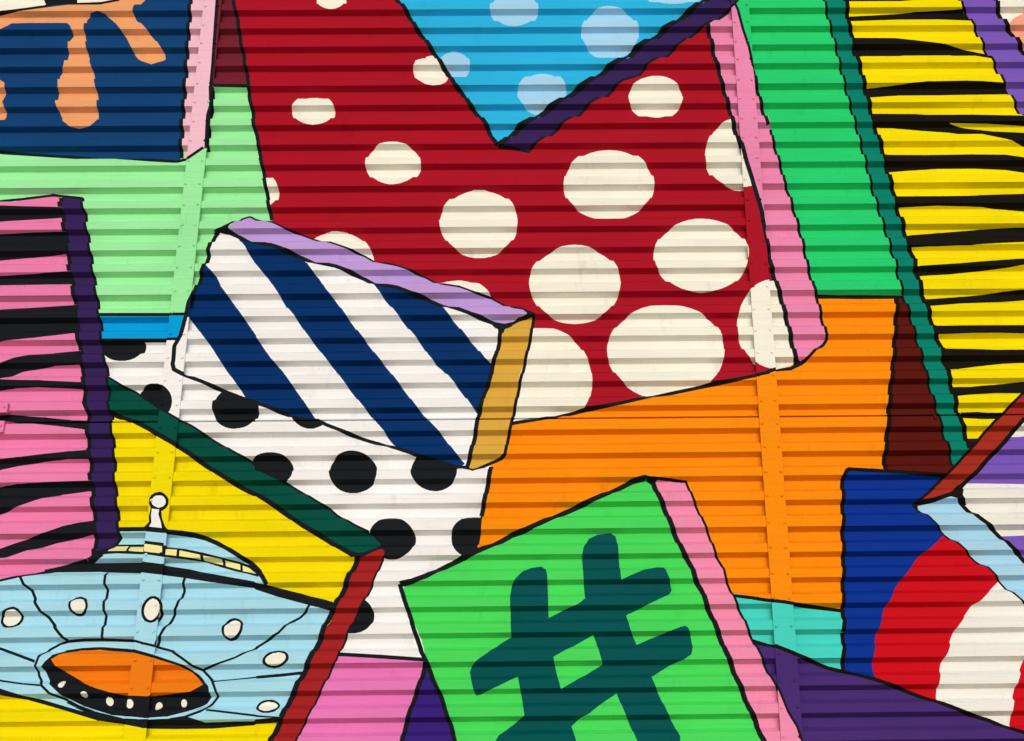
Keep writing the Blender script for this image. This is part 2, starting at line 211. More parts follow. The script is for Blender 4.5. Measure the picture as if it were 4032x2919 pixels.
# ------------------------------------------------------------------ the mural: shapes on the wall in millimetres (x, height)
# part | sub-part | colour | p(olygon) s(troke) e(llipse) | extra | only over | label | numbers
MURAL = """orange_field||orange|p|0|||-617,3385,-472,4165,-325,4449,-49,4498,263,4565,600,4626,1030,4711,1514,4816,1824,4888,2033,5465,2646,5460,2633,5363,2567,4852,2547,4825,2523,4681,2497,4497,2445,4276,2399,4069,2118,4080,2087,4014,2049,3438,2012,3058,1497,3118,1273,3164,1132,3453,948,4009,648,4043
lime_field||lime|p|0|||-6823,6928,-2808,6872,-2853,7381,-2377,7378,-2155,6073,-2345,5871,-2768,5345,-6455,5374
blue_bar||barblue|p|0|||-3506,5351,-2785,5345,-2836,5139,-3482,5142
maroon_top||maroon1|p|0|||-2998,9327,-2626,9325,-2441,7378,-2817,7380
maroon_top|outline|black|s|26|||-2808,7383,-2460,7380
navy_panel||navy|p|0|||-7360,9345,-3105,9327,-3060,8263,-3055,8112,-3043,7915,-3036,7758,-3038,7556,-3023,7387,-3027,7324,-3029,7112,-3011,6976,-3005,6822,-2984,6699,-3013,6678,-3220,6695,-3833,6748,-4457,6796,-6771,6836
navy_panel|painted_drip|drip|p|0||long orange dripping paint shape|-7079,8048,-4642,8103,-4484,8121,-4080,8181,-3821,8222,-3674,8255,-3591,8341,-3412,8340,-3456,8254,-3526,8166,-3530,8121,-3506,8062,-3399,7947,-3292,7814,-3227,7716,-3208,7627,-3253,7611,-3315,7590,-3401,7623,-3467,7701,-3566,7883,-3697,8052,-3761,8106,-3820,8121,-3881,8109,-3915,8064,-3918,7967,-3908,7896,-3879,7784,-3856,7698,-3797,7548,-3748,7372,-3729,7297,-3712,7165,-3699,7060,-3750,7004,-3836,6993,-3911,7005,-3971,7056,-4030,7171,-4058,7235,-4053,7373,-4071,7503,-4035,7578,-4033,7632,-4019,7743,-4033,7853,-4008,7897,-4009,7923,-4030,7973,-4099,8037,-4473,8039,-4538,7982,-4607,7941,-7045,7911
navy_panel|painted_drip|drip|p|0||short orange drip at the edge of the navy panel|-5363,7511,-4532,7444,-4492,7417,-4486,7349,-4504,7291,-4456,7167,-4456,7121,-4478,7068,-5259,7054
navy_panel|painted_edge|paleside|p|0||pale pink painted side of the navy panel|-3120,9327,-3056,8263,-3046,8112,-3043,8082,-3041,7921,-3036,7858,-3032,7758,-3031,7704,-3026,7605,-3018,7546,-3018,7430,-3014,7345,-3009,7240,-3006,7162,-3001,7060,-2991,6955,-2990,6873,-2961,6693,-2926,6693,-2795,6796,-2838,8262,-2880,9326
navy_panel|outline|black|s|31|||-3135,9328,-3065,8263,-3053,8117,-3053,8082,-3048,7921,-3044,7858,-3040,7758,-3039,7704,-3035,7605,-3030,7546,-3027,7430,-3024,7345,-3020,7240,-3017,7163,-3017,7061,-3010,6975,-3005,6853,-2995,6732
navy_panel|outline|black|s|26|||-6769,6822,-4458,6792,-3832,6743,-3219,6688,-3013,6673,-2926,6698,-2809,6795
navy_panel|outline|black|s|27|||-2866,9326,-2824,8262,-2804,7566,-2802,7370
navy_panel|outline|black|s|34|||-2802,7370,-2783,7187,-2798,7100,-2794,6974,-2784,6787
cream_corner||cream|p|0|||-7360,9345,-3701,9330,-3676,8272,-3842,8239,-4104,8225,-4267,8176,-4634,8122,-7084,8070
cream_corner|outline|black|p|0|||-4448,9333,-4309,8277,-4262,8176,-4019,8220,-4150,9332
cream_corner|outline|black|s|25|||-7080,8053,-4638,8111,-4485,8130,-4266,8167,-4104,8223,-3822,8233,-3680,8266,-3575,8363
blue_v||sky|p|0|||-1467,9616,-1329,8254,-435,6808,-336,6855,-117,7011,1394,8240,2102,9544
blue_v|polka_dot|skydot|e|44|||-324,8134,205,-1,1,-185
blue_v|polka_dot|skydot|e|44|||479,7894,243,-1,-6,-250
blue_v|polka_dot|skydot|e|44|||-91,7311,202,-1,-1,-201
blue_v|polka_dot|skydot|e|26|||-826,7587,140,-1,3,-141
blue_v|polka_dot|skydot|e|44|||1034,8298,245,-1,-6,-136
red_panel||red|p|0|||-2812,9326,-2705,8261,-2670,8145,-2622,7965,-2614,7889,-2579,7749,-2560,7679,-2533,7550,-2493,7395,-2494,7310,-2453,7181,-2424,7005,-2374,6858,-2371,6793,-2327,6635,-2295,6476,-2273,6380,-2245,6256,-2226,6169,-2205,5874,-989,5113,-472,5182,-325,4423,-325,4451,-49,4498,229,4568,608,4635,877,4699,1192,4763,1598,4838,1695,4884,1782,4906,1821,4939,1811,5007,1801,5100,1789,5173,1778,5268,1771,5303,1755,5370,1745,5476,1720,5549,1707,5621,1695,5696,1677,5753,1679,5863,1675,5863,1655,6002,1637,6192,1588,6435,1580,6480,1545,6638,1518,6802,1497,6833,1478,6947,1464,7012,1450,7106,1432,7181,1414,7289,1398,7365,1378,7430,1376,7541,1346,7607,1335,7737,1317,7853,1302,7959,1279,8106,-247,6790,-452,6813,-493,6867,-537,6989,-573,7046,-632,7130,-690,7206,-751,7324,-814,7388,-872,7516,-912,7563,-974,7687,-1023,7753,-1093,7877,-1142,7935,-1203,8059,-1253,8148,-1324,8254,-1566,9616
red_panel|polka_dot|cream|e|26|red_panel||-1874,8244,126,-1,6,-117
red_panel|polka_dot|cream|e|44|red_panel||-1957,7150,176,-1,9,-142
red_panel|polka_dot|cream|e|44|red_panel||-1289,6653,223,-2,7,-195
red_panel|polka_dot|cream|e|26|red_panel||-2274,6408,87,-1,9,-128
red_panel|polka_dot|cream|e|44|red_panel||-593,6125,308,-2,4,-298
red_panel|polka_dot|cream|e|44|red_panel||-1695,5806,285,-2,14,-252
red_panel|polka_dot|cream|e|44|red_panel||-757,5421,277,-2,4,-215
red_panel|polka_dot|cream|e|44|red_panel||839,7255,224,-1,-7,-198
red_panel|polka_dot|cream|e|44|red_panel||437,6465,362,-3,-7,-318
red_panel|polka_dot|cream|e|44|red_panel||1503,6726,285,-2,-19,-324
red_panel|polka_dot|cream|e|44|red_panel||1146,5819,370,-3,-15,-316
red_panel|polka_dot|cream|e|44|red_panel||156,5589,355,-3,-4,-325
red_panel|polka_dot|cream|e|44|red_panel||840,5025,446,-4,-15,-379
red_panel|polka_dot|cream|e|44|red_panel||1683,5235,292,-2,-26,-369
red_panel|polka_dot|cream|e|44|red_panel||-145,4800,424,-4,-1,-426
red_panel|polka_dot|cream|p|0|red_panel||-1007,7695,-970,7687,-865,7432,-883,7400,-929,7376,-990,7372,-1050,7384,-1106,7423,-1137,7445,-1160,7543,-1153,7572,-1136,7616,-1085,7632,-1054,7685
red_panel|painted_edge|pink|p|0||pink painted side of the red panel|1279,8106,1302,7959,1317,7853,1346,7607,1378,7430,1414,7289,1450,7106,1478,6947,1518,6802,1580,6480,1588,6435,1637,6192,1675,5863,1677,5753,1707,5621,1745,5476,1771,5303,1789,5173,1801,5100,1811,5007,1826,4924,1861,4924,1899,4955,1944,5015,2036,5070,2070,5116,2065,5171,2040,5323,2035,5412,2019,5494,2000,5556,1985,5657,1973,5712,1964,5813,1954,5884,1942,5990,1919,6069,1912,6179,1887,6256,1879,6351,1856,6413,1840,6471,1830,6582,1813,6656,1797,6757,1776,6842,1770,6966,1738,7104,1696,7224,1673,7373,1657,7551,1632,7717,1590,7896,1558,8095,1533,8168
green_field||green|p|0|||1533,8168,1558,8095,1590,7896,1632,7717,1657,7551,1673,7373,1696,7224,1738,7104,1770,6966,1776,6842,1797,6757,1813,6656,1830,6582,1840,6471,1856,6413,1879,6351,1887,6256,1912,6179,1919,6069,1942,5990,1954,5884,1964,5813,1973,5712,1985,5657,2000,5556,2024,5479,2701,5474,2677,5542,2656,5807,2587,6129,2552,6387,2526,6620,2442,7068,2397,7486,2364,7751,2333,8104,2417,9588,2156,9602
green_field|outline|black|s|23|||1537,8162,1560,8095,1592,7896,1633,7717,1650,7561
green_field|outline|black|s|29|||1650,7561,1666,7517,1672,7428,1675,7364,1690,7299,1700,7213,1716,7126,1731,7053,1746,6993
green_field|outline|black|s|23|||1770,6966,1776,6842,1797,6757,1813,6656,1830,6582,1840,6471,1856,6413,1879,6351,1887,6256,1908,6190,1918,6114,1928,6048,1942,5990,1954,5884,1964,5813,1973,5712,1985,5657,2000,5556,2019,5494,2030,5427,2036,5349,2048,5275,2062,5189,2072,5116,2045,5075,1970,5019,1924,4969,1886,4938,1856,4915
red_panel|outline|black|s|36|||1279,8106,1302,7959,1317,7853,1335,7737,1346,7607,1376,7541,1378,7430,1398,7365,1414,7289,1432,7181,1450,7106,1464,7012,1478,6947,1497,6833,1518,6802,1545,6638,1580,6480,1588,6435,1637,6192,1655,6002,1675,5863,1679,5863,1677,5753,1695,5696,1707,5621,1720,5549,1745,5476,1755,5370,1771,5303,1778,5268,1789,5173,1801,5100,1811,5007,1821,4939
red_panel|outline|black|s|30|||-2827,9326,-2710,8261,-2674,8145,-2627,7965,-2619,7889,-2583,7749,-2564,7679,-2537,7550,-2498,7395,-2498,7310,-2457,7181,-2428,7005,-2379,6858,-2374,6793,-2332,6635,-2297,6476,-2277,6381,-2250,6256,-2229,6169
red_panel|outline|black|s|37|||-1550,9473,-1324,8254,-1253,8148,-1203,8059,-1142,7935,-1093,7877,-1023,7753,-974,7687,-912,7563,-872,7516,-814,7388,-751,7324,-690,7206,-632,7130,-573,7046,-537,6989,-493,6867,-452,6816
red_panel|outline|black|s|28|||1821,4939,1825,4906,1780,4884,1694,4871,1598,4840,1598,4833,1368,4786,1192,4760,1065,4734,876,4695,608,4633,473,4601,229,4565,-49,4497,-325,4451
red_panel|outline|black|p|0|||1811,4988,1832,4955,1856,4938,1894,4956,1878,4924,1841,4895,1771,4879,1804,4915
purple_band||darkpurple|p|0|||-416,6816,-337,6881,-302,6948,-191,7038,-117,7064,-34,7167,59,7229,143,7292,218,7355,311,7420,398,7486,455,7546,549,7606,634,7628,686,7726,780,7793,880,7861,937,7927,1033,7983,1107,8063,1182,8119,1280,8175,1347,8263,2001,9544,2202,9544,1627,8261,1537,8156,1497,8116,1413,8050,1308,7975,1195,7898,1101,7808,1024,7748,959,7681,840,7615,773,7569,684,7450,572,7413,506,7362,450,7295,327,7222,262,7169,206,7103,103,7042,48,6992,-27,6919,-109,6859,-164,6813,-205,6779,-338,6798,-398,6805
purple_band|outline|black|s|47|||-443,6816,-397,6850,-329,6932,-274,6994,-191,7042,-109,7105,-34,7167,59,7229,143,7297,218,7358,312,7425,398,7494,455,7549,549,7612,637,7669,686,7729,780,7799,880,7869,937,7929,1033,7988,1108,8069,1182,8124,1287,8219,1348,8269,2003,9573
purple_band|outline|black|s|23|||-452,6813,-398,6803,-338,6799,-205,6774,-164,6813,-109,6859,-27,6919,48,6992,103,7042,206,7103,262,7169,327,7222,450,7295,506,7362,572,7413,684,7450,773,7569,840,7615,959,7681,1024,7748,1101,7808,1195,7898,1308,7975,1413,8050,1497,8116,1537,8156,1627,8261,2204,9572
tiger_panel||yellow|p|0|||3535,9584,3468,8229,3474,8123,3497,8096,3528,7988,3562,7909,3589,7797,3620,7698,3654,7609,3684,7533,3716,7411,3747,7304,3775,7230,3808,7143,3841,7049,4219,6751,4805,6261,5132,6044,4940,5155,4294,5059,3521,4667,3042,4213,2916,4090,2812,4148,2793,4843,2613,6431,2425,8234,2477,9588
tiger_panel|painted_stripe|blackw|p|0|||2527,9588,3535,9584,3470,8242,3085,8228,2486,8181,2425,8234
tiger_panel|painted_stripe|blackw|p|0|||2496,8063,2696,8073,3077,8097,3473,8109,3521,8040,3537,7980,3245,7995,2961,7996,2487,7980
tiger_panel|painted_stripe|blackw|p|0|||2510,7814,2848,7813,3033,7789,3264,7755,3463,7721,3627,7679,3658,7604,3316,7672,2940,7671,2539,7629
tiger_panel|painted_stripe|blackw|p|0|||2579,7345,2716,7354,2897,7368,3081,7385,3407,7391,3545,7385,3742,7368,3782,7288,3270,7286,2790,7248,2586,7233
tiger_panel|painted_stripe|blackw|p|0|||2604,7112,2972,7106,3413,7067,3688,7060,4940,7020,4950,6956,3846,6981,3502,6994,3227,6996,3370,6966,3596,6938,3840,6924,4912,6863,4886,6591,3822,6790,3753,6811,3658,6840,3482,6883,3228,6927,3001,6947,2774,6970,2637,6975
tiger_panel|painted_stripe|blackw|p|0|||2652,6697,3005,6694,3367,6697,3639,6693,3788,6668,4883,6622,4844,6432,3789,6553,3640,6579,3370,6594,3098,6593,2824,6575,2687,6563
tiger_panel|painted_stripe|blackw|p|0|||2705,6319,3140,6325,3428,6356,3762,6362,4858,6371,4789,6113,3740,6202,3591,6218,3409,6237,3226,6243,3045,6244,2741,6239
tiger_panel|painted_stripe|blackw|p|0|||2774,5998,3026,6017,3388,6047,3714,6056,4789,6064,4756,5925,3682,5911,3533,5905,3266,5890,3001,5885,2789,5881
tiger_panel|painted_stripe|blackw|p|0|||2819,5711,3156,5732,3424,5754,3662,5769,4760,5821,4763,5841,3655,5713,3512,5696,3253,5676,3074,5658,2833,5645
tiger_panel|painted_stripe|blackw|p|0|||2865,5448,3139,5466,3316,5482,3486,5499,3628,5508,4691,5564,4693,5444,3632,5431,3303,5410,3115,5389,2877,5370
tiger_panel|painted_stripe|blackw|p|0|||2893,5205,3182,5211,3584,5205,4625,5187,4628,5126,3576,5142,3258,5146,2914,5139
tiger_panel|painted_stripe|blackw|p|0|||2932,5020,3155,5014,3326,5008,3556,5006,4592,5002,4599,4919,3561,4916,3416,4911,3242,4894,2956,4858
tiger_panel|painted_stripe|blackw|p|0|||2981,4727,3135,4728,3308,4742,3533,4759,4554,4790,4557,4681,3521,4667,3296,4672,3156,4653,2998,4636
tiger_panel|painted_stripe|blackw|p|0|||3016,4524,3152,4527,3352,4510,3385,4498,3287,4451,3170,4455,3019,4463
tiger_panel|painted_stripe|blackw|p|0|||3041,4316,3126,4320,3169,4328,3211,4328,3108,4235,3049,4195
cream_right||cream|p|0|||3894,9583,3784,8227,3777,8110,3809,8056,3820,7975,3837,7919,3879,7864,3898,7784,3925,7727,3945,7674,4877,6666,5404,9577
cream_right|painted_patch|peach|p|0|cream_right||3840,7947,3923,8049,4003,8089,5138,8137,4920,6796,3922,7630,3872,7886
purple_strip||violet|p|0|||3535,9584,3468,8229,3474,8123,3497,8096,3528,7988,3562,7909,3589,7797,3620,7698,3654,7609,3684,7533,3716,7411,3747,7304,3775,7230,3808,7143,3841,7049,4219,6751,4805,6261,4914,6874,3945,7674,3925,7727,3898,7784,3879,7864,3837,7919,3820,7975,3809,8056,3777,8110,3784,8227,3874,9583
purple_strip|outline|blackw|s|21|||3535,9584,3468,8229,3474,8123,3497,8096,3528,7988,3562,7909,3589,7797,3620,7698,3654,7609,3684,7533,3716,7411,3747,7304,3775,7230,3808,7143,3841,7049,4219,6751,4805,6261
purple_strip|outline|blackw|s|38|||3874,9583,3782,8227,3769,8122,3790,8056,3815,7975,3833,7919,3874,7864,3895,7796,3915,7732,3946,7680,4914,6874
maroon_field||maroon2|p|0|||2646,5455,2633,5363,2620,5289,2605,5176,2590,5084,2577,4991,2558,4900,2524,4726,2496,4561,2466,4370,2428,4276,2397,4052,2848,4021,3029,4146,2973,4219,2946,4396,2902,4576,2877,4761,2882,4939,2809,5380,2700,5469
green_band||deepgreen|p|0|||2377,9589,2310,8235,2315,8119,2325,8053,2334,7960,2351,7872,2361,7782,2373,7694,2381,7606,2393,7508,2403,7408,2418,7302,2429,7217,2446,7120,2458,7026,2475,6929,2485,6848,2500,6742,2511,6662,2524,6567,2530,6466,2539,6421,2549,6357,2563,6290,2579,6205,2591,6129,2608,6045,2627,5951,2639,5857,2663,5785,2667,5671,2680,5570,2691,5485,2700,5431,2713,5381,2727,5298,2741,5202,2753,5110,2773,5031,2783,4939,2800,4870,2799,4823,2813,4714,2825,4643,2840,4543,2852,4474,2866,4397,2878,4322,2894,4263,2907,4173,2909,4100,2980,4155,3043,4227,3039,4279,3038,4373,3012,4437,2997,4504,2993,4575,2988,4656,2975,4749,2961,4822,2973,4878,2939,4944,2942,5053,2908,5129,2900,5201,2881,5303,2865,5380,2850,5458,2831,5512,2832,5631,2805,5696,2815,5801,2780,5881,2770,5954,2759,6043,2747,6118,2730,6184,2721,6253,2721,6350,2702,6420,2689,6486,2678,6606,2667,6681,2659,6799,2636,6857,2622,6971,2604,7046,2599,7166,2581,7237,2572,7354,2562,7429,2554,7551,2534,7616,2518,7705,2520,7860,2491,7971,2495,8104,2481,8222,2527,9588
green_band|outline|blackw|s|20|||2377,9589,2310,8235,2315,8119,2325,8053,2334,7960,2351,7872,2361,7782,2373,7694,2381,7606,2393,7508,2403,7408,2418,7302,2429,7217,2446,7120,2458,7026,2475,6929,2485,6848,2500,6742,2511,6662,2524,6567,2530,6466,2539,6421,2549,6357,2563,6290,2579,6205,2591,6129,2608,6045,2627,5951,2639,5857,2663,5785,2667,5671,2680,5570,2691,5485,2700,5431,2713,5381,2727,5298,2741,5202,2753,5110,2773,5031,2783,4939,2800,4870,2799,4823,2813,4714,2825,4643,2840,4543,2852,4474,2866,4397,2878,4322,2894,4263,2907,4173,2909,4100
green_band|outline|blackw|s|35|||2547,9588,2493,8222,2495,8104,2491,7971,2520,7860,2518,7705,2534,7616,2554,7551,2562,7429,2572,7354,2581,7237,2599,7166,2604,7046,2622,6971,2636,6857,2659,6799,2667,6681,2678,6606,2689,6486,2702,6420,2721,6350,2721,6253,2730,6184,2747,6118,2759,6043,2770,5954,2780,5881,2815,5801,2805,5696,2832,5631,2831,5512,2850,5458,2865,5380,2881,5303,2900,5201,2908,5129,2942,5053,2939,4944,2973,4878,2961,4822,2975,4749,2988,4656,2993,4575,2997,4504,3012,4437,3038,4373,3039,4279,3043,4227
maroon_field|outline|blackw|s|34|||2642,5460,2633,5363,2621,5299,2602,5176,2591,5112,2575,5009,2557,4900,2538,4816,2524,4744,2507,4646,2490,4561,2476,4459,2460,4370,2441,4276,2423,4187,2405,4069
green_field|outline|blackw|s|27|||2021,5474,2349,5470,2696,5469
white_field||white|p|0|||-3447,5144,-2801,5141,-800,4355,-476,4135,-493,4030,-510,3936,-529,3833,-541,3763,-550,3647,-568,3529,-495,3465,-852,3283,-836,2732,-1539,2778,-1337,3471,-1341,3538,-3382,4861
white_field|polka_dot|black|e|44|white_field||-3271,5100,167,-1,15,-131
white_field|polka_dot|black|e|26|white_field||-2983,4640,138,-1,16,-151
white_field|polka_dot|black|e|44|white_field||-2379,4599,174,-2,14,-173
white_field|polka_dot|black|e|44|white_field||-1818,4586,163,-1,10,-161
white_field|polka_dot|black|e|44|white_field||-2086,4118,167,-2,9,-128
white_field|polka_dot|black|e|44|white_field||-1484,4097,175,-2,8,-155
white_field|polka_dot|black|e|44|white_field||-893,4107,170,-2,4,-154
white_field|polka_dot|black|e|44|white_field||-1181,3598,167,-2,6,-151
white_field|polka_dot|black|e|44|white_field||-590,3599,170,-2,2,-154
white_field|polka_dot|black|e|44|white_field||-1441,3056,154,-2,7,-134
white_field|outline|black|s|34|||-476,4135,-493,4030,-510,3936,-529,3833,-543,3763
white_field|outline|black|s|14|||-543,3763,-550,3647,-566,3552
blue_bar|outline|black|s|28|||-3488,5350,-2789,5344
blue_bar|outline|black|s|23|||-3448,5142,-2845,5139
yellow_field||yellow2|p|0|||-3338,4590,-3287,4568,-2980,4429,-2185,3946,-1449,3472,-1337,3471,-1375,3433,-1516,3080,-1663,-1552,-4886,-1478,-5973,3346,-3312,3490
saucer||ice|p|0|||-5981,3245,-3927,3338,-3601,3404,-3248,3429,-2944,3414,-2593,3354,-2142,3276,-2131,3265,-1807,3190,-1566,3109,-1616,2990,-1697,2803,-1754,2695,-1842,2483,-1895,2346,-2059,2336,-2075,2331,-2583,2329,-2812,2328,-2955,2349,-3129,2387,-3436,2457,-3634,2511,-3812,2557,-5837,2758
saucer|saucer_dome|ice|p|0|||-3315,3441,-3234,3510,-3150,3575,-3126,3674,-2938,3672,-2791,3659,-2603,3639,-2452,3580,-2280,3488,-2165,3418,-2057,3277,-2804,3405
saucer|outline|black|s|74|||-3359,3451,-3269,3498,-3241,3519
saucer|outline|black|p|0|||-3281,3498,-3243,3528,-3163,3582,-2950,3580,-2945,3594,-2798,3576,-2796,3559,-2646,3533,-2517,3506,-2365,3466,-2251,3443,-2171,3415,-2102,3386,-2111,3328,-2240,3365,-2419,3417,-2499,3444,-2644,3461,-2791,3476,-2920,3495,-3126,3506,-3251,3499
saucer|saucer_window|butter|p|0|||-3206,3525,-3167,3567,-3067,3566,-3062,3523
saucer|saucer_window|butter|p|0|||-3044,3522,-3051,3564,-2949,3562,-2939,3515
saucer|saucer_window|butter|p|0|||-2948,3573,-2808,3553,-2802,3500,-2929,3514
saucer|saucer_window|butter|p|0|||-2783,3493,-2782,3534,-2703,3528,-2703,3485
saucer|saucer_window|butter|p|0|||-2683,3482,-2684,3524,-2534,3490,-2532,3459
saucer|saucer_window|butter|p|0|||-2510,3454,-2512,3483,-2383,3460,-2380,3425
saucer|saucer_window|butter|p|0|||-2361,3417,-2363,3454,-2258,3429,-2253,3387
saucer|saucer_window|butter|p|0|||-2235,3380,-2240,3420,-2194,3403,-2125,3349
saucer|outline|black|s|32|||-3139,3680,-2938,3677,-2791,3661,-2684,3650,-2597,3638,-2516,3618,-2434,3583,-2331,3525,-2243,3470,-2172,3430,-2127,3387,-2081,3328,-2051,3277
saucer|outline|black|p|0|||-5972,3272,-3927,3338,-3593,3404,-3389,3447,-2954,3445,-2807,3427,-2609,3396,-2434,3352,-2139,3296,-2124,3286,-2033,3272,-1811,3216,-1560,3141,-1511,3121,-1548,3074,-1586,3086,-1732,3123,-1877,3162,-2132,3247,-2147,3258,-2428,3291,-2628,3325,-2788,3347,-2932,3365,-3242,3382,-3559,3385,-3924,3317,-5976,3221
saucer|saucer_antenna|black|p|0|||-2919,3849,-2919,3822,-2925,3772,-2919,3728,-2953,3697,-2939,3682,-2780,3671,-2801,3696,-2829,3757,-2841,3821,-2824,3835
saucer|saucer_antenna|black|e|26|||-2865,3879,72,-1,7,-71
saucer|antenna_ball|white|e|26|||-2865,3880,51,0,5,-46
saucer|antenna_ball|white|p|0|||-2909,3825,-2856,3820,-2858,3784,-2834,3727,-2823,3686,-2916,3694,-2901,3725,-2910,3778
saucer|outline|black|p|0|||-5842,2780,-3815,2578,-3662,2531,-3535,2506,-3392,2464,-3250,2424,-3162,2410,-2952,2361,-2802,2353,-2574,2366,-2514,2376,-2404,2341,-2070,2346,-2053,2355,-1889,2371,-1906,2335,-2062,2327,-2075,2320,-2353,2301,-2581,2300,-2810,2306,-2961,2335,-3125,2359,-3435,2450,-3634,2504,-3813,2534,-5839,2715
saucer|outline|black|s|19|||-3787,3345,-3756,3293,-3707,3254,-3673,3188,-3650,3150,-3609,3097,-3564,3064,-3468,2954,-3434,2920,-3401,2899
saucer|outline|black|s|19|||-3190,3375,-3190,3295,-3175,3249,-3178,3209,-3177,3145,-3171,3100,-3165,3067,-3167,3021,-3163,2959,-3162,2908
saucer|outline|black|s|19|||-2628,3329,-2638,3271,-2635,3235,-2667,3125,-2700,3039,-2748,2955,-2773,2899,-2786,2847
saucer|outline|black|s|19|||-5923,3126,-3876,2854,-3735,2805,-3602,2757
saucer|outline|black|s|13|||-5830,2727,-3844,2636,-3671,2609,-3532,2595
saucer|outline|black|s|14|||-2090,2841,-2227,2769,-2364,2722,-2450,2694
saucer|outline|black|s|10|||-2075,2641,-2365,2612
saucer|outline|black|s|14|||-2044,2378,-2398,2422
saucer|outline|black|s|19|||-3364,2490,-3264,2443,-3177,2413
saucer|outline|black|s|17|||-2101,2839,-2026,2887,-1940,2937,-1876,3009,-1808,3045,-1763,3088,-1737,3127
saucer|outline|black|s|21|||-2086,2640,-1931,2651,-1753,2668
saucer|outline|black|s|12|||-2054,2376,-1893,2365
saucer|outline|black|s|17|||-3398,2898,-3286,2904,-3162,2905,-2956,2897,-2870,2872,-2791,2854,-2675,2822,-2572,2754,-2519,2717,-2453,2691,-2371,2610,-2343,2548,-2332,2515,-2368,2464,-2427,2416,-2537,2376,-2649,2359,-2802,2353,-2952,2363,-3147,2410,-3284,2459,-3382,2509,-3475,2542,-3535,2595,-3579,2665,-3597,2727,-3580,2791,-3526,2843,-3461,2881,-3398,2898
saucer|saucer_rim|black|p|0|||-3556,2720,-3533,2756,-3486,2801,-3409,2838,-3295,2854,-3179,2858,-2960,2841,-2792,2794,-2577,2723,-2478,2661,-2396,2579,-2379,2509,-2406,2465,-2503,2417,-2651,2381,-2801,2372,-3031,2393,-3246,2459,-3391,2525,-3486,2606,-3542,2701
saucer|saucer_hatch|ufoorange|p|0||orange hatch in the underside of the saucer|-3493,2771,-3425,2812,-3316,2833,-3177,2837,-2948,2814,-2798,2774,-2611,2718,-2525,2676,-2431,2591,-2515,2543,-2672,2528,-2806,2516,-2949,2522,-3064,2545,-3159,2572,-3239,2603,-3390,2685,-3461,2729
saucer|saucer_light|cream|e|14|||-3401,2603,19,-10,-11,-23
saucer|saucer_light|cream|e|14|||-3240,2534,23,0,3,-20
saucer|saucer_light|cream|e|14|||-3073,2488,23,8,14,-29
saucer|saucer_light|cream|e|14|||-2915,2465,25,0,4,-32
saucer|saucer_light|cream|e|14|||-2733,2452,22,-10,-9,-25
saucer|saucer_light|cream|e|14|||-2564,2470,20,0,3,-28
saucer|outline|black|e|26|||-3820,3062,67,45,43,-56
saucer|saucer_porthole|cream|e|26|||-3820,3062,52,35,32,-41
saucer|outline|black|e|26|||-3355,3140,59,29,37,-63
saucer|saucer_porthole|cream|e|26|||-3355,3140,44,21,29,-49
saucer|outline|black|e|26|||-2833,3105,71,-21,-17,-92
saucer|saucer_porthole|cream|e|26|||-2833,3105,51,-15,-13,-72
saucer|outline|black|e|26|||-2266,2969,65,-36,-35,-71
saucer|saucer_porthole|cream|e|26|||-2266,2969,47,-26,-29,-57
saucer|outline|black|e|26|||-1948,2757,89,21,18,-55
saucer|saucer_porthole|cream|e|26|||-1948,2757,69,17,13,-40
saucer|outline|black|e|26|||-1984,2442,80,3,6,-47
saucer|saucer_porthole|cream|e|26|||-1984,2442,64,3,4,-31
bandgreen_left||bottle|p|0|||-3356,4848,-3230,4771,-3145,4738,-2939,4591,-2784,4502,-2684,4452,-2578,4383,-2469,4317,-2343,4241,-2234,4186,-2201,4151,-2200,4134,-2077,4068,-1951,4010,-1841,3943,-1713,3862,-1638,3823,-1586,3777,-1444,3692,-1347,3646,-1268,3571,-1256,3550,-1275,3527,-1402,3488,-1442,3480,-1591,3566,-1705,3637,-1815,3696,-1928,3776,-2023,3844,-2185,3946,-2185,3946,-2302,4006,-2402,4062,-2563,4163,-2680,4244,-2810,4329,-2929,4396,-2980,4429,-3110,4498,-3206,4534,-3325,4576
bandgreen_left|outline|black|s|36|||-3317,4573,-3206,4530,-3116,4497,-2979,4424,-2931,4391,-2809,4322,-2680,4240,-2562,4158,-2401,4054,-2302,3998,-2180,3933,-2184,3941,-2024,3840,-1928,3772,-1815,3692,-1705,3633,-1591,3561,-1450,3478
bandgreen_left|outline|black|s|16|||-3356,4848,-3230,4771,-3145,4738,-2939,4591,-2784,4502,-2684,4452,-2578,4383,-2469,4317,-2343,4241,-2234,4186,-2201,4151,-2200,4132,-2077,4068,-1951,4010,-1841,3943,-1713,3862,-1638,3823,-1586,3777,-1444,3692,-1347,3646
bandgreen_left|outline|black|s|35|||-1458,3487,-1418,3476,-1370,3479,-1267,3519,-1242,3543
zebra_panel||pinkz|p|0|||-6662,6275,-4367,6319,-4225,6364,-3981,6403,-3916,6382,-3891,6265,-3877,6221,-3852,6136,-3827,6042,-3792,5910,-3785,5856,-3759,5755,-3736,5672,-3705,5582,-3684,5472,-3659,5375,-3643,5284,-3620,5171,-3603,5098,-3574,5006,-3563,4915,-3528,4805,-3521,4750,-3521,4679,-3470,4577,-3460,4433,-3448,4361,-3441,4308,-3410,4200,-3401,4112,-3375,4008,-3358,3902,-3340,3814,-3324,3737,-3303,3648,-3302,3566,-3288,3490,-3300,3479,-3328,3460,-3447,3439,-3639,3389,-3925,3322,-5983,3253
zebra_panel|painted_stripe|black|p|0|zebra_panel||-6664,6285,-4363,6290,-4141,6281,-3865,6272,-3856,6199,-3887,6201,-4103,6188,-4366,6173,-6628,6127
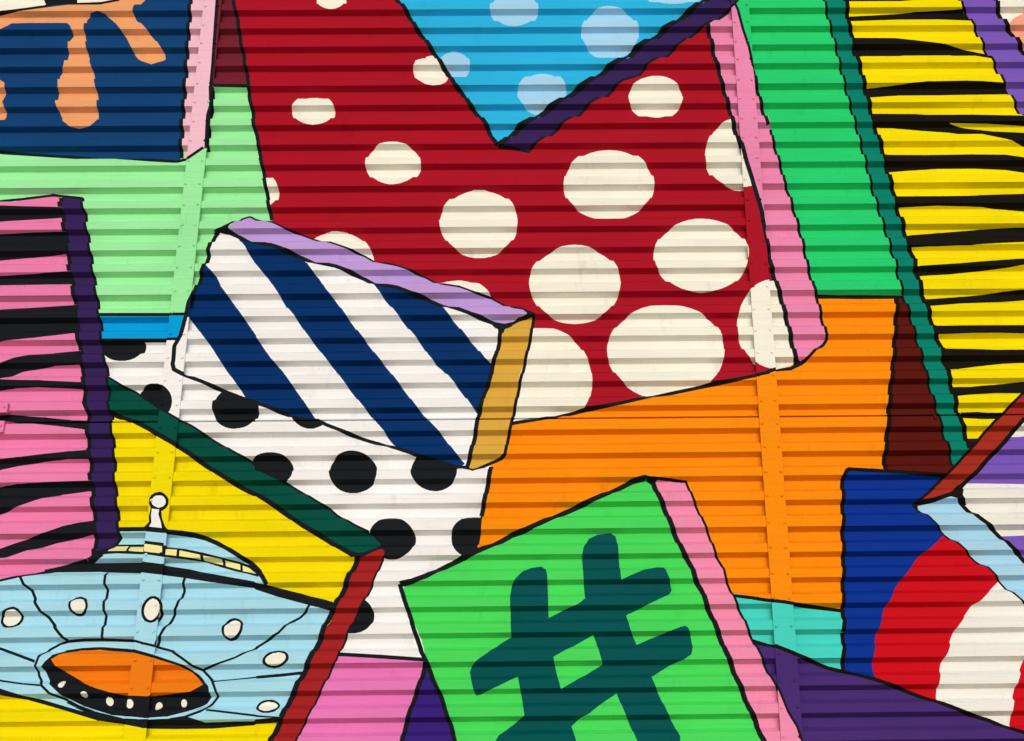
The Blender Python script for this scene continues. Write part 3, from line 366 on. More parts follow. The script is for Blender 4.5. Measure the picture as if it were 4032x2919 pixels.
zebra_panel|painted_stripe|black|p|0|zebra_panel||-6628,6061,-4343,6054,-4075,6062,-3791,6066,-3754,5876,-3803,5874,-4057,5856,-4316,5833,-6545,5767
zebra_panel|painted_stripe|black|p|0|zebra_panel||-6550,5688,-4287,5692,-4022,5701,-3707,5719,-3695,5626,-3851,5625,-4285,5623,-6544,5627
zebra_panel|painted_stripe|black|p|0|zebra_panel||-6458,5388,-4255,5420,-3998,5432,-3656,5455,-3590,5203,-3645,5199,-3942,5164,-4198,5138,-6424,5103
zebra_panel|painted_stripe|black|p|0|zebra_panel||-6319,4777,-4167,4963,-4064,5005,-3929,5032,-3776,5058,-3566,5077,-3506,4949,-3583,4949,-3754,4945,-3927,4920,-4010,4906,-4149,4837,-6339,4754
zebra_panel|painted_stripe|black|p|0|zebra_panel||-6372,4874,-4148,4830,-3861,4821,-3481,4800,-3480,4757,-3534,4759,-3728,4765,-3861,4769,-4004,4767,-4154,4753,-6285,4633
zebra_panel|painted_stripe|black|p|0|zebra_panel||-6283,4573,-4124,4561,-4048,4563,-3959,4557,-3792,4544,-3606,4523,-3423,4497,-3402,4425,-3469,4433,-3679,4461,-3847,4480,-4022,4500,-4106,4505,-6294,4535
zebra_panel|painted_stripe|black|p|0|zebra_panel||-6204,4145,-4061,4212,-3935,4225,-3733,4249,-3571,4265,-3368,4280,-3365,4208,-3430,4209,-3570,4208,-3723,4199,-3931,4171,-4066,4142,-6169,3992
zebra_panel|painted_stripe|black|p|0|zebra_panel||-6130,3824,-4045,4009,-3991,4017,-3913,4025,-3787,4033,-3542,4040,-3339,4044,-3340,3982,-3389,3976,-3581,3951,-3751,3902,-3911,3843,-4017,3804,-6020,3469
zebra_panel|painted_stripe|black|p|0|zebra_panel||-6033,3398,-3978,3559,-3858,3604,-3742,3639,-3653,3664,-3531,3708,-3421,3732,-3298,3764,-3269,3654,-3321,3645,-3583,3593,-3795,3523,-3901,3484,-5995,3267
zebra_panel|painted_edge|darkpurple|p|0||dark purple painted side of the pink panel|-3912,6392,-3741,6381,-3719,6274,-3696,6230,-3679,6125,-3648,6021,-3631,5948,-3606,5855,-3586,5764,-3555,5652,-3541,5594,-3511,5486,-3492,5383,-3469,5316,-3454,5245,-3441,5169,-3427,5087,-3395,4995,-3372,4913,-3353,4821,-3336,4749,-3336,4677,-3309,4582,-3292,4553,-3288,4506,-3277,4423,-3261,4359,-3243,4275,-3229,4199,-3223,4109,-3203,3998,-3185,3920,-3158,3779,-3144,3700,-3126,3628,-3148,3589,-3203,3541,-3267,3518,-3302,3566,-3303,3648,-3324,3737,-3340,3814,-3358,3902,-3375,4008,-3401,4112,-3410,4200,-3441,4308,-3448,4361,-3460,4433,-3470,4577,-3521,4679,-3521,4750,-3528,4805,-3563,4915,-3574,5006,-3603,5098,-3620,5171,-3643,5284,-3659,5375,-3684,5472,-3705,5582,-3736,5672,-3759,5755,-3785,5856,-3792,5910,-3827,6042,-3852,6136,-3877,6221,-3891,6265
zebra_panel|outline|black|s|31|||-3916,6382,-3891,6265,-3877,6221,-3854,6136,-3825,6042,-3792,5910,-3784,5856,-3759,5755,-3734,5672,-3705,5582,-3682,5472,-3657,5375,-3642,5284,-3618,5171,-3601,5098,-3572,5005,-3559,4915,-3525,4805,-3517,4750,-3518,4679,-3467,4577,-3454,4433,-3442,4361,-3434,4308,-3403,4200,-3397,4112,-3371,4008,-3353,3902,-3335,3814,-3319,3737,-3297,3648,-3300,3566,-3288,3490,-3303,3471,-3328,3460
zebra_panel|outline|black|s|22|||-3741,6376,-3719,6274,-3696,6230,-3679,6125,-3648,6021,-3631,5948,-3606,5855,-3586,5764,-3555,5652,-3541,5594,-3511,5486,-3492,5383,-3469,5316,-3454,5245,-3441,5169,-3427,5087,-3395,4995,-3372,4913,-3353,4821,-3336,4749,-3336,4677,-3309,4582,-3292,4553,-3288,4506,-3277,4423,-3261,4359,-3243,4275,-3229,4199,-3223,4109,-3203,3998,-3185,3920,-3158,3779,-3144,3700,-3124,3628,-3148,3589,-3198,3534,-3275,3514
zebra_panel|outline|black|s|23|||-6663,6280,-4393,6353,-4226,6370,-3981,6403,-3741,6375
zebra_panel|outline|black|s|17|||-5982,3249,-3925,3320,-3638,3385
zebra_panel|outline|black|s|35|||-3638,3387,-3546,3405,-3438,3433,-3331,3454
pink_field||orchid|p|0|||-1509,2785,-922,2737,-939,2624,-972,2531,-1020,2380,-1059,2203,-1059,262,-1905,273,-1764,2328
purple_triangle||indigo|p|0|||-907,2694,-880,2623,-840,2543,-804,2479,-774,2400,-746,2321,-701,2199,-594,256,-1059,262,-1052,2203,-1034,2310,-988,2443,-957,2531,-937,2614
pink_field|outline|black|s|26|||-1520,2785,-1227,2765,-922,2741
purple_triangle|outline|black|s|32|||-916,2726,-937,2624,-963,2544,-986,2481,-1016,2380,-1038,2310,-1058,2203,-1049,262
teal_field||aqua|p|0|||1231,3186,1484,3130,1576,3113,2008,3054,1980,2619,1705,2718,1507,2803,1465,2811,1341,2860
teal_field|outline|blackw|s|25|||1241,3163,1367,3146,1483,3126,1576,3116,1663,3100,2008,3056
deepblue_panel||royal|p|0|||2042,3447,2060,3640,2091,3983,2118,4072,2399,4065,2871,4026,2600,3817,2683,3728,2752,3648,2797,3589,2888,3520,2966,3439,3050,3379,3190,3225,4834,2684,4489,1113,2468,2472,1971,2637,2013,3038
deepblue_panel|painted_curve|crimson|p|0||wide red curved stripe|2788,3588,2673,3489,2600,3441,2589,3432,2491,3318,2446,3269,2405,3217,2352,3129,2311,3075,2283,3001,2247,2913,2233,2895,2215,2814,2188,2721,2188,2665,2187,2575,2600,2426,3465,2938,3161,3245,3127,3296,3089,3366,3055,3420,2999,3439,2920,3519
deepblue_panel|painted_curve|cream2|p|0||off-white curved stripe|3141,3249,3065,3182,2983,3107,2929,3082,2841,2975,2784,2909,2754,2851,2711,2752,2684,2716,2662,2675,2637,2578,2616,2508,2599,2414,3187,2186,3823,729,4189,2703,3291,3104,3223,3191
deepblue_panel|painted_curve|crimson|p|0||red curved stripe at the far right|3247,2702,3224,2662,3194,2595,3171,2542,3157,2510,3138,2458,3126,2408,3111,2356,3103,2316,3083,2247,3187,2186,3823,729,4251,3016
deepblue_panel|outline|blackw|s|30|||2131,4078,2098,4020,2089,3957,2086,3885,2078,3828,2076,3780,2074,3717,2058,3640,2060,3580,2056,3519,2048,3446,2049,3413,2043,3347,2030,3272,2029,3220,2025,3164,2014,3089,2013,3038,2012,2976,1997,2903,1998,2859,1996,2798,1977,2722,1983,2644
deepblue_panel|outline|blackw|s|29|||2117,4067,2143,4078,2398,4062,2620,4046,2853,4029
purple_field||plum|p|0|||1301,2864,1372,2856,1466,2816,1524,2808,1666,2751,1986,2633,2345,2521,2592,2426,3167,2215,4055,2038,3278,-2400,1130,-2367,1421,746
purple_field|outline|blackw|s|27|||1349,2857,1467,2819,1523,2805,1590,2777,1666,2746,1788,2695,1879,2660,1986,2633,2187,2575,2345,2521,2468,2472,2592,2426,2692,2387,2801,2343,2950,2299,3052,2252,3166,2212,4055,2038
green_box||grass|p|0|||653,4026,584,4005,483,3955,365,3897,217,3837,69,3774,-21,3729,-159,3659,-323,3607,-417,3562,-599,3466,-778,3395,-884,3333,-1011,3287,-1085,3272,-1093,3213,-1053,3124,-1024,3045,-992,2974,-955,2895,-924,2795,-899,2733,-860,2623,-818,2529,-796,2464,-751,2355,-722,2291,-693,2199,-594,256,1391,231,1391,2176,1364,2235,1338,2335,1279,2487,1240,2596,1205,2694,1163,2773,1143,2866,1110,2953,1074,3055,1048,3127,1017,3215,976,3287,953,3386,926,3455,913,3455,864,3583,815,3687,791,3800,750,3906,711,3987
green_box|painted_hash_sign|teal|p|0||dark teal hash sign|179,3460,191,3521,230,3589,296,3620,385,3628,421,3608,435,3550,441,3458,447,3372,454,3284,528,3317,627,3357,710,3377,762,3375,777,3337,800,3282,811,3210,788,3175,706,3138,595,3088,485,3041,506,2943,551,2833,661,2879,785,2921,857,2947,889,2955,912,2943,929,2904,941,2818,927,2760,879,2726,780,2691,644,2610,678,2529,741,2383,813,2242,826,2212,820,2141,754,239,542,241,534,2186,501,2263,455,2371,403,2504,320,2452,208,2367,147,2340,90,2290,121,2190,174,246,-377,253,-453,254,-426,2196,-404,2233,-316,2298,-230,2362,-251,2489,-277,2624,-316,2603,-422,2553,-533,2507,-563,2500,-578,2527,-597,2601,-610,2660,-597,2697,-556,2737,-479,2790,-388,2858,-323,2894,-329,3022,-333,3186,-321,3259,-295,3300,-248,3347,-185,3383,-112,3391,-80,3368,-70,3321,-66,3202,-62,3026,46,3080,141,3112,196,3153,188,3263
green_box||grass|p|0|||-30,2751,250,2905,269,2851,310,2701,214,2643,20,2533,-5,2630,-24,2712
green_box|painted_edge|pink2|p|0||pink painted side of the green box|712,3991,740,4016,831,4013,948,3998,962,3951,986,3870,1021,3798,1052,3710,1086,3629,1110,3539,1132,3453,1136,3453,1177,3374,1192,3293,1219,3221,1248,3148,1274,3077,1307,3003,1330,2927,1357,2864,1385,2802,1412,2740,1432,2684,1457,2630,1521,2505,1569,2365,1624,2265,1650,2173,1627,244,1391,231,1391,2176,1364,2235,1338,2335,1279,2487,1240,2596,1205,2694,1163,2773,1143,2866,1110,2953,1074,3055,1048,3127,1017,3215,976,3287,953,3386,926,3455,913,3455,864,3583,815,3687,791,3800,750,3906
green_box|outline|black|s|37|||652,4033,551,4007,382,3920,209,3845,61,3782,-86,3713,-224,3651,-323,3619,-433,3557,-656,3460,-778,3403,-932,3322,-1026,3289,-1113,3271
green_box|outline|black|s|31|||-1115,3273,-1102,3229,-1065,3132,-1040,3061,-1004,2959,-979,2888,-944,2795,-906,2725,-869,2627,-832,2550,-808,2506,-781,2431,-754,2355,-730,2299,-701,2199,-594,256
green_box|outline|black|s|37|||665,4029,708,3996,733,3915,770,3837,797,3757,830,3662,860,3583,913,3455,922,3449,960,3377,980,3281,1025,3207,1052,3097,1084,3024,1113,2937,1139,2866,1164,2781,1205,2694,1228,2597,1272,2510,1298,2407,1350,2314,1367,2221,1395,2176,1384,231
green_box|outline|black|s|18|||656,4034,731,4026,831,4017,948,4004,966,3951,991,3870,1021,3798,1052,3710,1086,3629,1114,3539,1136,3453,1141,3447,1182,3374,1195,3293,1221,3221,1250,3148,1276,3077,1310,3003,1332,2927,1359,2864,1387,2802,1415,2740,1435,2684,1458,2625,1521,2505,1569,2365,1624,2265,1650,2173,1627,244
green_box|outline|black|p|0|||616,4023,650,4047,689,4038,744,4025,729,4008,711,3983,691,4008,661,4022
rust_band||rust|p|0|||-1369,3471,-1275,3515,-1243,3519,-1226,3498,-1233,3470,-1257,3416,-1283,3341,-1314,3255,-1346,3189,-1384,3112,-1413,3057,-1429,3009,-1455,2955,-1473,2905,-1497,2846,-1517,2793,-1530,2747,-1567,2693,-1587,2632,-1601,2604,-1627,2544,-1656,2489,-1689,2409,-1719,2345,-1752,2288,-1775,2211,-1778,271,-1940,273,-1935,2213,-1912,2275,-1887,2333,-1846,2411,-1822,2483,-1790,2545,-1774,2598,-1745,2664,-1715,2713,-1691,2780,-1655,2864,-1631,2934,-1600,2990,-1572,3066,-1547,3121,-1514,3191,-1490,3248,-1462,3327,-1429,3393,-1408,3460
rust_band|outline|black|s|38|||-1430,3476,-1420,3466,-1438,3409,-1471,3343,-1497,3263,-1520,3209,-1555,3137,-1583,3081,-1620,3001,-1642,2919,-1663,2871,-1696,2799,-1727,2726,-1746,2679,-1783,2606,-1805,2538,-1834,2490,-1865,2411,-1899,2333,-1947,2213,-1947,273
rust_band|outline|black|s|15|||-1233,3470,-1255,3416,-1281,3341,-1313,3255,-1343,3189,-1382,3111,-1410,3057,-1427,3009,-1453,2955,-1471,2905,-1494,2846,-1515,2793,-1528,2747,-1565,2693,-1585,2632,-1598,2604,-1625,2543,-1654,2489,-1686,2409,-1717,2344,-1749,2288,-1773,2211,-1774,271
striped_field||cream2|p|0|||4627,5075,3478,4451,3249,4217,3180,4154,3085,4054,3003,4000,2955,3949,2924,3886,2982,3763,3057,3708,3152,3627,3201,3560,3273,3483,3349,3397,4827,2649
striped_field|painted_stripe|violet|p|0|striped_field||4492,4316,3479,4330,3371,4325,2889,4220,2875,3976,3016,3976,3428,3967,4427,3953
striped_field|painted_stripe|violet|p|0|striped_field||3073,3578,3229,3579,3375,3583,4361,3578,4212,2814,2978,2831
ice_band||paleblue|p|0|||2624,3808,2648,3830,2748,3850,2865,3874,2897,3869,2935,3834,2990,3767,3057,3708,3151,3630,3203,3569,3251,3500,3289,3468,3350,3403,4827,2649,4744,2354,3296,3093,3233,3154,3190,3196,3140,3263,3072,3342,2997,3395,2958,3439,2880,3520,2796,3588,2753,3645,2683,3724,2629,3779
ice_band|outline|blackw|s|30|||2901,3903,2933,3840,2990,3767,3057,3703,3152,3627,3203,3565,3251,3500,3280,3468,3314,3443,3348,3394,4801,2611
ice_band|outline|blackw|s|14|||2599,3809,2625,3775,2683,3724,2753,3645,2797,3589,2880,3520,2958,3439,2997,3395,3072,3342,3140,3263,3190,3196,3233,3154,3296,3093,4754,2340
rust_arm||brick|p|0|||4660,5262,3527,4677,3411,4573,3341,4501,3260,4435,3191,4363,3104,4270,3044,4207,2953,4116,2842,4015,2702,3888,2641,3839,2748,3858,2867,3895,2927,3939,2994,4000,3061,4055,3182,4167,3250,4234,3346,4327,3416,4399,3481,4468,4624,5056
rust_arm|outline|blackw|s|20|||4662,5271,3528,4681,3410,4576,3342,4506,3256,4435,3186,4363,3100,4270,3042,4213,2960,4130,2837,4018,2703,3896,2622,3834
rust_arm|outline|blackw|s|31|||4595,5023,3478,4451,3420,4391,3348,4313,3249,4217,3180,4154,3077,4050,3010,3996,2933,3924,2875,3886,2749,3848,2609,3821
rust_arm|outline|blackw|p|0|||2580,3821,2627,3842,2650,3821,2628,3808,2629,3779,2605,3787
rust_arm|outline|blackw|p|0|||2848,3870,2922,3950,2993,3992,2969,3938,2952,3877,2988,3813,2954,3805,2912,3852,2880,3862
striped_box||white|p|0|||-2611,6066,-2501,6028,-2419,5993,-2327,5948,-2202,5923,-2088,5885,-1960,5828,-1860,5770,-1665,5725,-1477,5650,-1362,5578,-1222,5558,-999,5479,-875,5410,-733,5371,-561,5308,-458,5267,-416,5200,-430,5109,-470,4950,-484,4887,-537,4707,-579,4500,-609,4292,-662,4137,-712,4137,-912,4193,-1016,4217,-1175,4274,-1316,4320,-1383,4343,-1546,4397,-1715,4461,-1778,4498,-1979,4541,-2227,4633,-2298,4677,-2471,4737,-2573,4773,-2667,4815,-2774,4847,-2857,4889,-2884,4940,-2872,4972,-2868,5123,-2831,5201,-2802,5340,-2792,5455,-2758,5527,-2743,5612,-2732,5699,-2694,5766,-2693,5848,-2693,5902,-2684,5994,-2660,6050
striped_box|painted_stripe|stripeblue|p|0|striped_box||-2737,5809,-2683,5742,-2621,5678,-2564,5573,-2510,5504,-2435,5403,-2354,5292,-2268,5169,-2267,5160,-2222,5096,-2143,4984,-2063,4902,-1964,4764,-1867,4630,-1776,4497,-1799,4479,-1979,4539,-2243,4633,-2319,4686,-2362,4750,-2415,4822,-2481,4904,-2530,4979,-2613,5099,-2685,5191,-2781,5310,-2810,5340
striped_box|painted_stripe|stripeblue|p|0|striped_box||-2510,6033,-2486,6013,-2410,5919,-2387,5875,-2313,5764,-2266,5707,-2220,5660,-2120,5512,-2069,5426,-1997,5343,-1932,5246,-1850,5135,-1792,5060,-1711,4957,-1663,4899,-1573,4779,-1509,4693,-1421,4586,-1375,4527,-1332,4475,-1271,4405,-1242,4359,-1175,4278,-961,4196,-712,4129,-671,4158,-743,4239,-849,4384,-941,4482,-1036,4596,-1162,4766,-1259,4894,-1304,4949,-1364,5024,-1448,5138,-1527,5238,-1593,5331,-1695,5475,-1759,5548,-1827,5657,-1874,5708,-1950,5813,-2087,5897,-2342,5992
striped_box|painted_stripe|stripeblue|p|0|striped_box||-1415,5625,-1392,5583,-1342,5516,-1303,5462,-1254,5404,-1190,5319,-1130,5240,-1080,5178,-1023,5104,-964,5011,-898,4929,-855,4892,-789,4817,-732,4745,-660,4646,-617,4584,-581,4538,-550,4601,-484,4887,-463,4925,-488,4939,-529,4971,-602,5073,-668,5147,-734,5237,-801,5320,-880,5421,-1170,5562
striped_box|painted_edge|lilac|p|0||lilac painted top edge of the striped box|-2555,6085,-2523,6122,-2451,6181,-2403,6196,-2355,6170,-2217,6129,-2108,6074,-1991,6039,-1864,5988,-1711,5934,-1588,5885,-1486,5848,-1370,5771,-1230,5746,-1107,5702,-1005,5661,-876,5584,-736,5559,-614,5511,-494,5483,-390,5422,-329,5386,-252,5369,-213,5338,-235,5315,-331,5276,-371,5271,-449,5275,-560,5313,-733,5380,-876,5426,-999,5486,-1223,5567,-1362,5587,-1477,5660,-1666,5735,-1870,5801,-1961,5837,-2087,5890,-2203,5932,-2337,5975,-2438,6017,-2526,6055
striped_box|painted_edge|ochre|p|0||ochre painted end of the striped box|-399,5191,-330,5262,-330,5262,-200,5313,-175,5306,-179,5237,-201,5107,-234,4949,-260,4885,-301,4643,-327,4527,-353,4351,-375,4216,-397,4196,-497,4157,-610,4104,-653,4121,-633,4200,-616,4269,-581,4460,-542,4636,-502,4797,-484,4887,-462,4950,-439,5109,-416,5200
striped_box|outline|black|s|32|||-416,5205,-426,5109,-446,5007,-476,4925,-485,4833,-502,4773,-537,4698,-558,4592,-579,4500,-594,4388,-611,4309,-633,4206,-656,4128
striped_box|outline|black|s|31|||-2619,6069,-2544,6055,-2455,6012,-2397,5977,-2327,5950,-2203,5928,-2088,5885,-1960,5833,-1863,5782,-1701,5744,-1564,5691,-1477,5653,-1362,5583,-1222,5562,-1108,5514,-999,5481,-876,5421,-733,5373,-646,5337,-561,5308,-475,5275,-416,5205
striped_box|outline|black|s|15|||-2666,6058,-2608,6083,-2524,6131,-2460,6183,-2404,6201,-2356,6175,-2208,6126,-2108,6074,-1991,6039,-1864,5988,-1711,5934,-1587,5887,-1486,5850,-1372,5777,-1230,5748,-1107,5703,-1005,5663,-876,5586,-736,5561,-614,5512,-494,5483,-390,5422,-329,5388,-252,5374,-165,5333
striped_box|outline|black|p|0|||-475,5288,-388,5270,-331,5283,-337,5257,-382,5204,-394,5172,-429,5172,-444,5231
striped_box|outline|black|p|0|||-252,5374,-157,5336,-153,5293,-175,5306,-200,5315,-235,5310,-213,5338
striped_box|outline|black|p|0|||-2678,6050,-2634,6074,-2541,6122,-2555,6085,-2527,6052,-2587,6058,-2623,6055,-2647,6034
striped_box|outline|black|s|24|||-331,5266,-279,5299,-200,5317,-161,5329,-170,5265,-187,5143,-205,5061,-230,4938,-247,4863,-268,4772,-292,4643,-314,4527,-332,4440,-353,4351,-375,4216,-410,4190,-497,4153,-609,4102,-679,4127
striped_box|outline|black|s|34|||-416,5205,-380,5248,-330,5264
striped_box|outline|black|s|32|||-2645,6056,-2664,6024,-2678,5985,-2687,5931,-2697,5892,-2697,5848,-2706,5804,-2719,5752,-2734,5693,-2747,5626,-2758,5565,-2779,5499,-2799,5446,-2810,5324,-2833,5173,-2872,5083,-2868,4972,-2871,4940,-2857,4894,-2777,4852
striped_box|outline|black|s|28|||-2777,4852,-2667,4811,-2574,4772,-2471,4734,-2291,4662,-2226,4629,-1979,4541
striped_box|outline|black|s|17|||-1979,4539,-1772,4497
striped_box|outline|black|s|27|||-1772,4497,-1698,4454,-1547,4394,-1383,4338,-1316,4318,-1174,4269,-1016,4214,-912,4190,-712,4130,-662,4130"""

LAYERS = []
E = []            # edges: x0, z0, x1, z1, layer, piece
n_piece = 0


def add_piece(pts, layer):
    global n_piece
    n = len(pts)
    for i in range(n):
        (x0, z0), (x1, z1) = pts[i], pts[(i + 1) % n]
        if abs(z0 - z1) > 1e-7:
            E.append((x0, z0, x1, z1, layer, n_piece))
    n_piece += 1


for row in MURAL.split('\n'):
    part, sub, col, kind, extra, over, label, nums = row.split('|')
    li = len(LAYERS)
    LAYERS.append(dict(part=part, sub=sub, col=col, over=over, label=label))
    v = [float(t) / 1000 for t in nums.split(',')]
    if kind == 'e':
        cx, cz, ax, az, bx, bz = v
        n = int(extra)
        rr = random.Random(li)
        ph1, ph2 = rr.uniform(0, 6.28), rr.uniform(0, 6.28)
        pts = []
        for i in range(n):
            t = 2 * math.pi * i / n
            w = 1 + 0.010 * math.sin(3 * t + ph1) + 0.006 * math.sin(5 * t + ph2)      # brushed by hand, never a perfect ellipse
            pts.append((cx + w * (ax * math.cos(t) + bx * math.sin(t)), cz + w * (az * math.cos(t) + bz * math.sin(t))))
        add_piece(pts, li)
    else:
        pts = list(zip(v[0::2], v[1::2]))
        if kind == 'p':
            add_piece(pts, li)
        else:
            h = float(extra) / 2000
            for (x0, z0), (x1, z1) in zip(pts, pts[1:]):
                dx, dz = x1 - x0, z1 - z0
                d = math.hypot(dx, dz)
                if d < 1e-6:
                    continue
                nx, nz = -dz / d * h, dx / d * h
                add_piece([(x0 + nx, z0 + nz), (x1 + nx, z1 + nz), (x1 - nx, z1 - nz), (x0 - nx, z0 - nz)], li)
            for x0, z0 in pts[1:-1]:
                add_piece([(x0 + h * math.cos(a * math.pi / 5 + .1), z0 + h * math.sin(a * math.pi / 5 + .1)) for a in range(10)], li)

EA = np.array([e[:4] for e in E])
EL = np.array([e[4] for e in E])
EP = np.array([e[5] for e in E])
E_lo, E_hi = np.minimum(EA[:, 1], EA[:, 3]), np.maximum(EA[:, 1], EA[:, 3])
E_sl = (EA[:, 2] - EA[:, 0]) / (EA[:, 3] - EA[:, 1])
PARTBASE = {}
for i, l in enumerate(LAYERS):
    if not l['sub']:
        PARTBASE.setdefault(l['part'], set()).add(i)
OVER = [PARTBASE.get(l['over']) if l['over'] else None for l in LAYERS]
FALLBACK = 0


def top_layer(active):
    cur = FALLBACK
    for li in sorted(active):
        if OVER[li] is None or cur in OVER[li]:
            cur = li
    return cur


def spans(zm, zt, zb, xa, xb):
    """the mural on one thin level slab: [(layer, x_left_top, x_left_bottom, x_right_top, x_right_bottom), ...]"""
    idx = np.nonzero((E_lo <= zm) & (zm < E_hi))[0]
    x = EA[idx, 0] + E_sl[idx] * (zm - EA[idx, 1])
    order = np.argsort(x, kind='stable')
    idx, x = idx[order], x[order]
    tz = np.minimum(zt, E_hi[idx]); bz = np.maximum(zb, E_lo[idx])
    xt = EA[idx, 0] + E_sl[idx] * (tz - EA[idx, 1])
    xbm = EA[idx, 0] + E_sl[idx] * (bz - EA[idx, 1])
    piece_on, count, active = set(), {}, set()
    cur = FALLBACK
    out, lt, lb = [], xa, xa
    ct, cb = xa, xa
    for j in range(len(idx)):
        li, pi = int(EL[idx[j]]), int(EP[idx[j]])
        if pi in piece_on:
            piece_on.discard(pi); count[li] -= 1
            if count[li] == 0:
                active.discard(li)
        else:
            piece_on.add(pi); count[li] = count.get(li, 0) + 1
            active.add(li)
        if x[j] <= xa:
            cur = top_layer(active)
            continue
        if x[j] >= xb:
            break
        new = top_layer(active)
        if new != cur:
            ct = min(max(float(xt[j]), lt), xb); cb = min(max(float(xbm[j]), lb), xb)
            out.append((cur, lt, lb, ct, cb))
            lt, lb, cur = ct, cb, new
    out.append((cur, lt, lb, xb, xb))
    return out


def colour_at(x, z):
    for li, a, b, c, d in spans(z, z, z, X_LEFT, X_RIGHT):
        if a <= x <= c:
            return LAYERS[li]['col']
    return LAYERS[FALLBACK]['col']


# ------------------------------------------------------------------ the wall: one painted sheet surface, split into its painted shapes
PARTS = dict(
    orange_field=('painted_field', 'large orange field right of the centre'),
    lime_field=('painted_field', 'pale lime green field on both sides of the cover strip'),
    blue_bar=('painted_bar', 'short bright blue bar below the lime green field'),
    maroon_top=('painted_field', 'small dark maroon field beside the navy panel'),
    navy_panel=('painted_panel', 'navy blue panel with orange drips'),
    cream_corner=('painted_patch', 'cream patch in the top corner over the orange drips'),
    blue_v=('painted_field', 'sky blue V with pale blue dots'),
    red_panel=('painted_panel', 'big red panel with cream dots'),
    green_field=('painted_field', 'bright green field beside the red panel'),
    purple_band=('painted_band', 'dark purple slanting band along the blue V'),
    tiger_panel=('painted_panel', 'yellow panel with black tiger stripes'),
    cream_right=('painted_patch', 'cream patch with peach corner beyond the violet band'),
    purple_strip=('painted_band', 'violet band beside the yellow tiger panel'),
    maroon_field=('painted_field', 'dark maroon wedge beside the orange field'),
    green_band=('painted_band', 'long dark green band along the yellow tiger panel'),
    white_field=('painted_field', 'white field with black dots'),
    yellow_field=('painted_field', 'yellow field behind the flying saucer'),
    saucer=('painted_saucer', 'pale blue flying saucer with an orange hatch'),
    bandgreen_left=('painted_band', 'dark bottle green slanting band over the yellow field'),
    zebra_panel=('painted_panel', 'pink panel with black zebra stripes'),
    pink_field=('painted_field', 'orchid pink field at the bottom'),
    purple_triangle=('painted_field', 'indigo triangle beside the green box'),
    teal_field=('painted_field', 'turquoise field under the orange field'),
    deepblue_panel=('painted_panel', 'royal blue panel with red and white curves'),
    purple_field=('painted_field', 'plum purple field along the bottom'),
    green_box=('painted_box', 'green box with a dark teal hash sign'),
    rust_band=('painted_band', 'rust red band beside the flying saucer'),
    striped_field=('painted_panel', 'off-white panel with violet stripes'),
    ice_band=('painted_band', 'pale blue band next to the red curve'),
    rust_arm=('painted_band', 'brick red slanting band under the yellow tiger panel'),
    striped_box=('painted_box', 'white box with slanting navy stripes'))
MERGED = ('saucer_antenna', 'antenna_ball', 'saucer_dome')

buckets = {}
key_of = []
for i, l in enumerate(LAYERS):
    if not l['sub'] or l['sub'] in MERGED:
        key_of.append((l['part'], l['sub'], -1))
    else:
        key_of.append((l['part'], l['sub'], i))
for (z1, y1), (z0, y0) in zip(PROFILE, PROFILE[1:]):
    n = max(1, math.ceil((z1 - z0) / 0.0046))
    for i in range(n):
        zt, zb = z1 + (z0 - z1) * i / n, z1 + (z0 - z1) * (i + 1) / n
        yt, yb = y1 + (y0 - y1) * i / n, y1 + (y0 - y1) * (i + 1) / n
        for li, a, b, c, d in spans((zt + zb) / 2, zt, zb, X_LEFT, X_RIGHT):
            if c - a < 1e-6 and d - b < 1e-6:
                continue
            q = buckets.setdefault(key_of[li], ([], [], li))
            k = len(q[0])
            q[0].extend(((a, yt, zt), (b, yb, zb), (d, yb, zb), (c, yt, zt)))
            q[1].append((k, k + 1, k + 2, k + 3))

wall = bpy.data.objects.new('mural_wall', None)
wall['label'] = 'corrugated metal wall covered by a mural of dotted, striped and boxed shapes'
wall['category'] = 'wall'
wall['kind'] = 'thing'
COL.objects.link(wall)
part_obj = {}
for part, (nm, label) in PARTS.items():
    q = buckets.get((part, '', -1))
    if q is None:
        continue
    o = mesh_obj(nm, q[0], q[1], [PAINT[LAYERS[q[2]]['col']]], wall)
    o['label'] = label
    part_obj[part] = o
for (part, sub, i), q in buckets.items():
    if not sub:
        continue
    o = mesh_obj(sub, q[0], q[1], [PAINT[LAYERS[q[2]]['col']]], part_obj.get(part, wall))
    if LAYERS[q[2]]['label']:
        o['label'] = LAYERS[q[2]]['label']

# ------------------------------------------------------------------ cover strips with their rivets
XS = [-2.78454, -2.93381, 1.5078, 1.65638]
SEAMS = [[7.72481, 4.68496], [7.81735, 4.75193]]
ROWS = [9.23309, 9.05009, 8.86709, 8.68409, 8.50109, 8.30243, 8.11943, 7.93643, 7.75343, 7.57043, 7.37178, 7.18878, 7.00578, 6.82278, 6.63978, 6.44112, 6.25812, 6.07512, 5.89212, 5.70912, 5.51047, 5.32747, 5.14447, 4.96147, 4.77847, 4.58413, 4.40113, 4.21813, 4.03513, 3.85213, 3.65348, 3.47048, 3.28748, 3.10448, 2.92148, 2.72282, 2.53982, 2.35682, 2.17382, 1.99082, 1.79217, 1.60917, 1.42617, 1.24317, 1.06017, 0.86151, 0.67851, 0.49551, 0.31251]
PITCH = 0.183
rivet_mesh = bpy.data.meshes.new('rivet')
rv, rf = [], []
for ring, (rad, out) in enumerate(((0.0112, 0.0), (0.0105, 0.005), (0.006, 0.0085))):
    for a in range(8):
        t = a * math.pi / 4
        rv.append((rad * math.cos(t), -out, rad * math.sin(t)))
for ring in range(2):
    for a in range(8):
        b = (a + 1) % 8
        rf.append((ring * 8 + a, ring * 8 + b, (ring + 1) * 8 + b, (ring + 1) * 8 + a))
rf.append(tuple(16 + a for a in range(8)))
